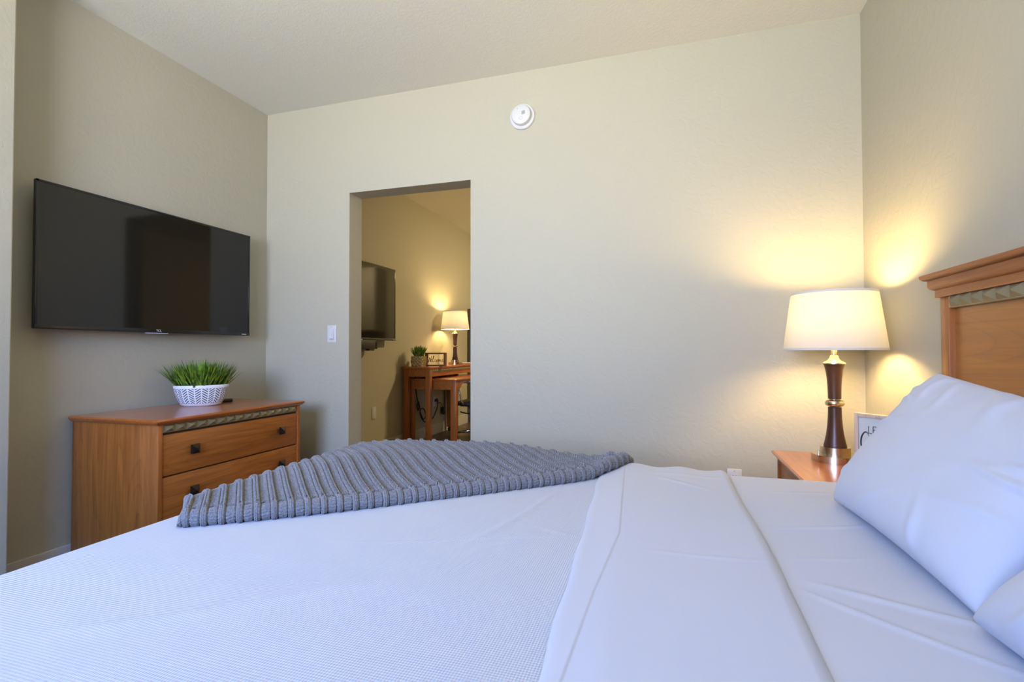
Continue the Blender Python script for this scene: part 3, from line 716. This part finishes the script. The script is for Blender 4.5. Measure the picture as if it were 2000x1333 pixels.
# ------------------------------------------------------------ pillows
def pillow(label, c, T, sag, seed):
    BL, BR, TL, TR = [np.array(q, float) for q in c]
    nu, nv_ = 120, 90
    def side(sign):
        u, v = np.meshgrid(np.linspace(-1, 1, nu), np.linspace(-1, 1, nv_), indexing='ij')
        e = np.power(np.clip((1-np.abs(u)**2.6)*(1-np.abs(v)**2.6), 0, 1), .42)
        pin = .045
        uu = u*(1-pin*(1-v**2)*np.abs(u)**3); vv = v*(1-pin*(1-u**2)*np.abs(v)**3)
        a = (uu+1)/2; b_ = (vv+1)/2
        P = (BL[None, None]*((1-a)*(1-b_))[..., None]+BR*(a*(1-b_))[..., None]+TL*((1-a)*b_)[..., None]+TR*(a*b_)[..., None])
        n = np.cross(BR-BL, TL-BL); n = n/np.linalg.norm(n)
        wr = np.zeros_like(u)
        rs = np.random.RandomState(seed+int(sign))
        for k in range(14):    # creases running in from the rim
            a0 = rs.uniform(0, 2*PI); cx_, cy_ = np.clip(1.3*math.cos(a0), -1, 1), np.clip(1.3*math.sin(a0), -1, 1)
            dx, dy = -cx_+rs.uniform(-.5, .5), -cy_+rs.uniform(-.5, .5); L = math.hypot(dx, dy); dx /= L; dy /= L
            t = (u-cx_)*dx+(v-cy_)*dy; m_ = -(u-cx_)*dy+(v-cy_)*dx+.05*np.sin(t*5+k)
            wr += rs.uniform(.3, 1)*.0085*np.exp(-(m_/.045)**2)*sm(t, .02, .12)*(1-sm(t, .25, .75))
        wr += wave(u*.3, v*.25, seed+2, .0025, 9)*e
        t_ = T*e*(1+sag*(-v)*.35)
        fsag = 1.0 if sign > 0 else .75
        return P+n*(sign*(t_*fsag+wr*np.clip(e*3, 0, 1)))[..., None]
    A_, B_2 = side(1), side(-1)
    # join into one closed sheet: stitch rims by sharing positions
    me = bpy.data.meshes.new('pillow'); V = np.concatenate([A_.reshape(-1, 3), B_2.reshape(-1, 3)])
    idx = np.arange(nu*nv_).reshape(nu, nv_)
    q1 = np.stack([idx[:-1, :-1], idx[1:, :-1], idx[1:, 1:], idx[:-1, 1:]], -1).reshape(-1, 4); q2 = q1[:, ::-1]+nu*nv_
    me.from_pydata(V.tolist(), [], np.concatenate([q1, q2]).tolist())
    bm = bmesh.new(); bm.from_mesh(me); bmesh.ops.remove_doubles(bm, verts=bm.verts, dist=.0006); bmesh.ops.recalc_face_normals(bm, faces=bm.faces); bm.to_mesh(me); bm.free()
    o = link('pillow', me, MPILLOW, None, tuple((BL+BR)/2), smooth=True)
    tag(o, label, 'pillow'); return o
pillow('large white pillow leaning on the headboard nearest the lamp', [(.425, 1.56, .630), (.445, .925, .630), (.70, 1.645, .972), (.735, .99, .90)], .085, .5, 4)
pillow('white pillow cut off by the lower right corner of the photo', [(.425, .915, .636), (.45, .28, .636), (.70, .88, .90), (.73, .26, .92)], .085, .5, 9)

# ------------------------------------------------------------ knitted throw
fp = np.array([(-1.100, .899), (-1.058, .920), (-.958, .99), (-.819, 1.097), (-.667, 1.219), (-.44, 1.417), (-.215, 1.639), (-.135, 1.80), (-.11, 1.90)])
fp = np.array(catmull(fp, 10)); sl = np.concatenate([[0], np.cumsum(np.linalg.norm(np.diff(fp, axis=0), axis=1))]); SL = sl[-1]
ns = int(SL/.00135); ss = np.linspace(0, SL, ns)
fx = np.interp(ss, sl, fp[:, 0]); fy = np.interp(ss, sl, fp[:, 1])
k_ = np.ones(61)/61; fxs = np.convolve(np.pad(fx, 30, 'edge'), k_, 'valid'); 
R_ = .0165
phi = np.linspace(-PI/2, PI/2, 34)
t1 = np.linspace(0, .86, 700)[1:]
tpl = np.concatenate([R_*(1-np.cos(phi)), R_+t1]); hgt = np.concatenate([R_*(1+np.sin(phi)), 2*R_+0*t1])
tarc = np.concatenate([R_*(phi+PI/2), R_*PI+t1])
S2, T2 = np.meshgrid(ss, tpl, indexing='ij'); H2 = np.broadcast_to(hgt, S2.shape).copy(); TA = np.broadcast_to(tarc, S2.shape)
inner = np.clip(T2-2*R_, 0, None)
nd = np.array([-.70, .714])
X = fx[:, None]+nd[0]*T2+.02*np.sin(inner*3)*0; Y = fy[:, None]+nd[1]*T2
# crease behind the front roll, gentle hump toward the covered corner
H2 -= .010*np.exp(-((T2-.036)/.006)**2)*(T2 > R_)
H2 += .026*sm(inner, .02, .40)*(1-sm(inner, .62, .86)*.3)*(1-.45*sm(S2, SL*.72, SL))*sm(S2, 0, .35)*sm(X, BX0-.02, BX0+.26)
H2 += .004*np.sin(X*9+1)*np.sin(Y*8)*sm(inner, .05, .2)*sm(X, BX0, BX0+.2)
H2 *= (.05+.95*np.sqrt(np.clip(1-(1-np.clip(S2/.018, 0, 1))**2, 0, 1)))*(.05+.95*np.sqrt(np.clip(1-(1-np.clip((SL-S2)/.02, 0, 1))**2, 0, 1)))
rise = .017*sm(X, -.25, -.19)      # it climbs onto the folded sheet
Pb = drape_pt(X, Y, BZ+.002, .05); nb = normals(Pb); nb *= np.sign(nb[..., 2:3]+1e-9)*1.0
nb = np.where((nb[..., 2:3] < .05), np.where(np.stack([X < BX0, Y > BY1, X > 99], -1).any(-1, keepdims=True), nb, nb), nb)
# analytic drape normals (robust)
ax_ = np.clip(((BX0+.05)-X)/.05, 0, PI/2); ay_ = np.clip((Y-(BY1-.05))/.05, 0, PI/2)
nb = np.stack([-np.sin(ax_), np.sin(ay_), np.minimum(np.cos(ax_), np.cos(ay_))+.02], -1); nb /= np.linalg.norm(nb, axis=-1, keepdims=True)
Pm = Pb+nb*(H2+rise)[..., None]
nm = normals(Pm); 
if nm[ns//2, 200, 2] < 0: nm = -nm
PITCH = .0385
u_ = S2/PITCH+.10*np.sin(inner*5+S2*2); rel = (u_ % 1)-.5; rid = np.floor(u_)
rs = np.random.RandomState(8); ph_ = rs.uniform(0, 1, 200)[(rid.astype(int)) % 200]
warp = wave(S2, T2, 31, .0012, 60)
ar = np.abs(rel); rib = np.exp(-(ar/.172)**4)
front = 1-sm(TA, .050, .060)
rnd = lambda p: np.abs(np.sin(PI*p))**.85
stitch = rnd((TA+warp)/.0118+ar*3.6+.5*(rel > 0)+ph_)          # two columns of slanted knit stitches
disp = rib*(.0012+.0016*front+(1-front)*(.0080*stitch-.0035*np.exp(-(rel/.020)**2)))
disp += front*rib*(.0035*rnd(rel/.125+.5+warp*60)+.0008)
relv = u_ % 1; relv = np.minimum(relv, 1-relv)
val = 1-np.exp(-(ar/.20)**4)
strand = rnd((TA+warp*1.5)/.0088+relv*2.2*(1+.3*np.sin(rid*5))+ph_*3)
disp += val*(1-front)*(.0046*strand-.0022)
bob = rnd((TA+warp)/.0068+ph_)
disp += val*front*(.0034*bob+.0015*np.exp(-((TA-.026)/.010)**2))
disp -= .0042*np.exp(-((ar-.225)/.028)**2)
disp += RNG.normal(0, .0003, S2.shape)
disp *= np.clip(.25+S2/.02, 0, 1)
P = Pm+nm*disp[..., None]
# thin sealed underside so the throw has body
th = grid_mesh('throw_blanket', P, MYARN, loc=(-.7, 1.4, BZ)); tag(th, 'chunky grey ribbed knit throw laid across the foot corner of the bed', 'blanket')

# ------------------------------------------------------------ next room: nested desk
def desk():
    t = thing('desk', 'tall wooden console desk with studded apron in the next room', 'desk', (-2.57, 5.5, 0))
    x0, x1, y0, y1, zt = -2.742, -2.40, 4.83, 6.22, .86
    mb = MB(); mb.box(x0, x1, y0, y1, zt-.022, zt, .005, 3); mb.build('desk_top', W_TOP, t, angle=40)
    for x in (x0+.012, x1-.066):
        for y in (y0+.012, y1-.066):
            mb = MB(); mb.box(x, x+.056, y, y+.05, 0, zt-.022, .003); mb.build('leg', W_Z, t, angle=40)
    for q_ in ((x0+.068, x1-.066, y0+.02, y0+.045), (x0+.068, x1-.066, y1-.045, y1-.02), (x1-.045, x1-.018, y0+.062, y1-.066), (x0+.02, x0+.045, y0+.062, y1-.066)):
        mb = MB(); mb.box(*q_, zt-.105, zt-.022); mb.build('apron', W_Y, t)
    mb = MB(); stud_strip(mb, x1-.014, y0+.07, zt-.062, 28, (y1-y0-.14)/28, .034, .014, 1); mb.build('stud_trim', MSTUD, t)
    t = thing('nesting_table', 'lower pull-out wooden table nested under the tall desk', 'table', (-2.43, 5.5, 0))
    x0, x1, y0, y1, zt = -2.735, -2.145, 4.93, 6.01, .728
    mb = MB(); mb.box(x0, x1, y0, y1, zt-.02, zt, .005, 3); mb.build('table_top', W_TOP, t, angle=40)
    for x in (x0+.01, x1-.076):
        for y in (y0+.012, y1-.066):
            mb = MB(); mb.box(x, x+.062, y, y+.05, .055, zt-.02, .003); l = mb.build('leg', W_Z, t, angle=40)
            mb = MB(); mb.lathe([(.008, .03), (.008, .056)], x+.03, y+.025, 12); mb.T = Matrix.Translation((x+.03, y+.025, .026)) @ Matrix.Rotation(PI/2, 4, 'Y'); mb.lathe([(.018, -.018), (.026, -.012), (.026, .012), (.018, .018)], 0, 0, 20); mb.build('caster', MBLACKM, l, angle=40)
    mb = MB(); mb.box(x0+.07, x1-.07, y0+.02, y0+.042, zt-.115, zt-.02); mb.build('apron', W_Y, t); mb = MB()
    pr = [(y0+.06, zt-.02), (y0+.06, zt-.115), (y0+.13, zt-.112), (y0+.17, zt-.095), (y0+.20, zt-.065), (y0+.25, zt-.048), (y1-.25, zt-.048), (y1-.20, zt-.065), (y1-.17, zt-.095), (y1-.13, zt-.112), (y1-.06, zt-.115), (y1-.06, zt-.02)]
    mb.prism(pr, x1-.04, x1-.02, 0); mb.build('apron', W_Y, t)
desk()
# woven basket plant
bp_ = thing('potted_grass', 'small green grass in a silver woven square basket on the desk', 'potted plant', (-2.60, 4.95, .861))
mb = MB(); z0 = .861; hx_, hy_ = .072, .06
NR, NP = 6, 24
P = []; seg = 96
Pg = np.zeros((seg, 31, 3))
for i in range(seg):
    a = 2*PI*i/seg; ca, sa = math.cos(a), math.sin(a); k = (abs(ca)**8+abs(sa)**8)**(-1/8)
    for j in range(31):
        zz = j/30; row = int(zz*NR*.999); off = .0035*math.sin(i/seg*NP*PI*1.0+row*PI)*abs(math.sin(zz*NR*PI))
        s_ = (.93+.07*zz); Pg[i, j] = (-2.60+hx_*k*ca*s_*(1+off/.07), 4.95+hy_*k*sa*s_*(1+off/.07), z0+.112*zz)
MBASK = plain('silver_gold_weave', srgb(178, 158, 112), .35, .6)
grid_mesh('basket', Pg, MBASK, bp_, close_u=True)
mb = MB(); mb.box(-2.66, -2.54, 4.90, 5.0, z0+.001, z0+.105); mb.build('soil', plain('soil_dark', (.03, .03, .02, 1), .9), bp_)
mb = grass(bp_, (-2.60, 4.95), .05, .045, 0, 150, .135, .0065, .62, z0+.10); g = mb.build('grass', MGRASS, bp_, smooth=True); g['kind'] = 'stuff'
# black round gadget behind the basket
mb = MB(); mb.T = Matrix.Translation((-2.685, 5.03, .861+.052)) @ Matrix.Rotation(PI/2, 4, 'X'); mb.lathe([(.02, -.02), (.048, -.018), (.052, -.01), (.052, .01), (.048, .018), (.02, .02)], 0, 0, 32)
o = mb.build('smart_speaker', MBLACKM, loc=(-2.685, 5.03, .861), angle=40); tag(o, 'round black gadget behind the woven basket on the desk', 'speaker')
# Welcome box sign
WTm = Matrix.Translation((-2.588, 5.12, .8605)) @ Matrix.Rotation(math.radians(6), 4, 'Z')
ws = thing('welcome_sign', 'wooden box frame sign with black Welcome script on the desk', 'sign', (-2.588, 5.12, .8605))
w2, h2, d2, fb = .232, .150, .060, .016
mb = MB(); mb.T = WTm; mb.box(0, fb, -d2, 0, 0, h2).box(w2-fb, w2, -d2, 0, 0, h2).box(fb, w2-fb, -d2, 0, h2-fb, h2).box(fb, w2-fb, -d2, 0, 0, fb)
mb.build('box_frame', wood('walnut_box', srgb(86, 54, 26), srgb(128, 84, 44), 0, .6), ws)
WC = [[(0, .62), (.06, .78), (.10, .80), (.12, .4), (.14, .02), (.24, .5), (.30, .78), (.31, .4), (.33, .05), (.44, .6), (.55, .98)],
      [(.38, .28), (.50, .36), (.56, .50), (.50, .54), (.45, .36), (.48, .14), (.58, .12), (.70, .5), (.80, .95), (.75, .96), (.66, .4), (.70, .10), (.82, .22)],
      [(1.02, .46), (.96, .50), (.90, .32), (.94, .12), (1.04, .18), (1.14, .40), (1.08, .30), (1.12, .12), (1.22, .16), (1.24, .40), (1.16, .44)],
      [(1.24, .40), (1.34, .46), (1.33, .12), (1.42, .44), (1.47, .42), (1.46, .12), (1.56, .44), (1.61, .40), (1.60, .16), (1.68, .14), (1.78, .28), (1.86, .42), (1.80, .48), (1.75, .30), (1.80, .12), (1.92, .18), (2.06, .32)]]
mb = MB(); mb.T = WTm
for st_ in WC:
    c_ = catmull(st_, 6); mb.tube([(.014+p[0]*.099, -.03, .040+p[1]*.074) for p in c_], .0022, 6)
mb.build('lettering', plain('black_script', (.01, .01, .01, 1), .5), ws)['label'] = 'black handwritten word Welcome'
mb = MB(); mb.T = Matrix.Translation((-2.50, 6.06, .8605)) @ Matrix.Rotation(math.radians(70), 4, 'Z'); mb.box(-.09, .09, -.022, .022, 0, .02, .007, 3)
o = mb.build('remote_control', plain('grey_remote', (.35, .33, .30, 1), .4), loc=(-2.50, 6.06, .8605), angle=50); tag(o, 'small grey remote lying on the desk right of the lamp', 'remote control')

# cables, plugs and raceway
def cable(name, pts, r, label, m=MBLACKM, loc=None):
    mb = MB(); mb.tube(catmull(pts, 8), r, 8); o = mb.build(name, m, smooth=True, loc=loc or pts[0]); tag(o, label, 'cable'); return o
xw = XL+.02
cable('power_cable', [(xw, 5.12, .85), (xw, 5.14, .62), (xw, 5.19, .46), (xw, 5.215, .40), (xw, 5.205, .35), (xw, 5.18, .39), (xw, 5.20, .45), (xw, 5.235, .40), (xw, 5.25, .33), (xw+.02, 5.29, .24), (xw+.02, 5.345, .27), (xw+.01, 5.33, .345), (xw, 5.27, .36), (xw, 5.25, .31), (xw, 5.31, .23), (xw, 5.42, .18), (xw, 5.55, .20), (xw, 5.68, .30), (xw, 5.72, .40), (xw, 5.69, .44), (xw, 5.665, .425)], .006,
      'black power cable looping down behind the desk legs')
cable('lamp_cord', [(XL+.02, 5.68, .385), (xw+.01, 5.78, .38), (xw, 5.86, .32), (xw, 5.90, .28), (xw, 5.92, .50), (xw, 5.92, .86)], .004, 'thin dark cord hanging beside the white wall raceway')
mb = MB()
for k in range(5): mb.tube(catmull([(xw+.01*math.sin(k), 5.86+.035*math.cos(a_+k)*(1+.2*k/5), .27+.045*math.sin(a_*1.0+k*.6)) for a_ in np.linspace(0, 5.8, 8)], 5), .0035, 6)
mb.box(XL+.005, XL+.035, 5.835, 5.885, .24, .29, .004)
o = mb.build('cord_bundle', MBLACKM, angle=50, loc=(xw, 5.86, .25)); tag(o, 'bundled black cord with adapter under the desk', 'cable')
mb = MB(); mb.box(XL+.009, XL+.036, 5.642, 5.678, .405, .437, .003).tube([(XL+.03, 5.66, .42), (XL+.04, 5.66, .425)], .006, 8); o = mb.build('power_plug', MBLACKM, angle=50, loc=(XL+.01, 5.66, .42)); tag(o, 'black plug in the outlet under the desk', 'plug')
mb = MB(); mb.box(XL, XL+.016, 5.955, 5.985, .13, .80, .002); o = mb.build('cable_raceway', plain('painted_raceway', (.50, .47, .42, 1), .5), loc=(XL, 5.97, .13)); tag(o, 'narrow vertical cable raceway on the wall behind the desk', 'raceway')

# office chair in the next room
ch = thing('office_chair', 'black and chrome office chair tucked at the desk in the next room', 'chair', (-2.12, 5.52, 0))
hxc, hyc = -2.09, 5.52
mb = MB(); mb.box(-2.35, -1.87, 5.28, 5.76, .408, .446, .015, 4); mb.build('seat', plain('black_seat_pad', (.03, .027, .024, 1), .5), ch, angle=50)
mb = MB(); mb.prism([(hxc-.13, .395), (hxc+.13, .395), (hxc+.06, .32), (hxc-.02, .30), (hxc-.06, .32)], hyc-.12, hyc+.12, 1); mb.box(hxc-.2, hxc+.2, hyc-.16, hyc+.16, .392, .407, .003); mb.build('tilt_mechanism', MBLACKM, ch)
mb = MB(); mb.tube(catmull([(hxc-.06, hyc-.02, .335), (hxc-.11, hyc-.06, .30), (hxc-.17, hyc-.12, .315), (hxc-.20, hyc-.15, .33)], 5), .007, 8); mb.build('lever', MBLACKM, ch, smooth=True)
mb = MB(); mb.lathe([(.028, .09), (.028, .20), (.018, .205), (.018, .33)], hxc, hyc, 20); mb.build('gas_column', MCHROME, ch, angle=40)
for k, a_ in enumerate(np.radians([202, 274, 346, 58, 130])):
    ex, ey = hxc+.30*math.cos(a_), hyc+.30*math.sin(a_)
    mb = MB(); mb.tube([(hxc, hyc, .105), (hxc+.15*math.cos(a_), hyc+.15*math.sin(a_), .100), (ex, ey, .078)], [.020, .015, .011], 10); mb.tube([(ex, ey, .08), (ex, ey, .05)], .006, 8); lg = mb.build('leg', MCHROME, ch, smooth=True)
    mb = MB(); mb.T = Matrix.Translation((ex, ey, .027)) @ Matrix.Rotation(a_+.6, 4, 'Z') @ Matrix.Rotation(PI/2, 4, 'X'); mb.lathe([(.015, -.022), (.027, -.018), (.027, -.004), (.02, -.002), (.02, .002), (.027, .004), (.027, .018), (.015, .022)], 0, 0, 20); mb.build('caster', MBLACKM, lg, angle=40)
for s_ in (-1, 1):
    yA = hyc+s_*.25
    mb = MB(); mb.tube(catmull([(hxc-.12, yA-s_*.03, .41), (hxc-.14, yA, .46), (hxc-.17, yA, .57), (hxc-.20, yA, .655), (hxc-.12, yA, .675), (hxc+.05, yA, .67), (hxc+.08, yA, .60), (hxc+.06, yA-s_*.03, .42)], 6), .011, 10); mb.build('armrest', MCHROME, ch, smooth=True)
mb = MB(); P = []
for i in range(13):
    for j in range(2):
        y = hyc-.21+.42*i/12; P.append((hxc+.24+.03*j-.04*math.cos((y-hyc)*7), y, 0))
mb.box(hxc+.22, hxc+.25, hyc-.21, hyc+.21, .50, .98, .014, 3); mb.build('backrest', MBLACKM, ch, angle=50)
mb = MB(); mb.tube(catmull([(hxc+.05, hyc, .38), (hxc+.24, hyc, .42), (hxc+.265, hyc, .60)], 6), .014, 10); mb.build('back_support', MCHROME, ch, smooth=True)

# tall dark appliance at the far end of the next room
fr = thing('refrigerator', 'tall dark grey refrigerator edge beyond the desk lamp in the next room', 'refrigerator', (-2.42, 7.1, 0))
MFR = plain('dark_steel', srgb(96, 92, 84), .4, .4)
mb = MB(); mb.box(XL+.005, -2.12, 6.72, 7.38, .03, 1.635, .006).box(XL+.02, -2.14, 6.74, 7.36, 0, .04); mb.build('body', MFR, fr, angle=40)
for z0_, z1_ in ((.05, 1.10), (1.11, 1.63)):
    mb = MB(); mb.box(-2.118, -2.07, 6.722, 7.378, z0_, z1_, .006); d = mb.build('door', MFR, fr, angle=40)
    mb = MB(); mb.tube([(-2.05, 6.77, z0_+.12), (-2.05, 6.77, z1_-.08)], .009, 10).tube([(-2.075, 6.77, z1_-.1), (-2.05, 6.77, z1_-.1)], .006, 8).tube([(-2.075, 6.77, z0_+.15), (-2.05, 6.77, z0_+.15)], .006, 8); mb.build('handle', MCHROME, d, smooth=True)
# white wall cabinet on the far wall (reflected in the second television)
wc = thing('wall_cabinet', 'white panelled wall cabinet mirrored in the television of the next room', 'cabinet', (-.3, 7.45, 1.37))
MCAB = plain('cabinet_white', (.62, .60, .54, 1), .45)
mb = MB(); mb.box(-.72, .42, 7.27, 7.598, 1.37, 2.42); mb.build('body', MCAB, wc)
for x in (-.715, -.145):
    mb = MB(); mb.box(x, x+.56, 7.25, 7.27, 1.375, 2.415, .003).box(x+.07, x+.49, 7.243, 7.25, 1.445, 2.345, .004); d = mb.build('door', MCAB, wc, angle=40)
    mb = MB(); mb.sphere((x+(.52 if x < -.5 else .04), 7.235, 1.43), .012); mb.build('knob', MBRASS, d, smooth=True)

# ceiling light of the next room (out of view, gives that room its light)
cl = thing('ceiling_light', 'round flush ceiling light of the next room, out of the photo', 'lamp', (-.7, 6.3, ZC))
mb = MB(); mb.lathe([(.17, ZC-.001), (.17, ZC-.03), (.16, ZC-.035)], -.7, 6.3, 40); mb.build('canopy', MBRASS, cl, angle=40)
mb = MB(); mb.lathe([(.155, ZC-.034), (.15, ZC-.06), (.11, ZC-.085), (.05, ZC-.098), (.001, ZC-.10)], -.7, 6.3, 40, cap=False); mb.build('diffuser', emit('warm_diffuser', (1, .76, .40, 1), 275), cl, smooth=True)

# kinds that repeat share a group
for o_ in C.objects:
    if o_.parent is None:
        n_ = o_.name.split('.')[0]
        if n_ in ('pillow', 'table_lamp', 'television', 'potted_grass', 'power_outlet', 'remote_control'):
            o_['group'] = {'pillow': 'pillows on the bed', 'table_lamp': 'matching lit table lamps', 'television': 'wall mounted televisions', 'potted_grass': 'pots of artificial grass', 'power_outlet': 'white wall outlets', 'remote_control': 'small remote controls'}[n_]
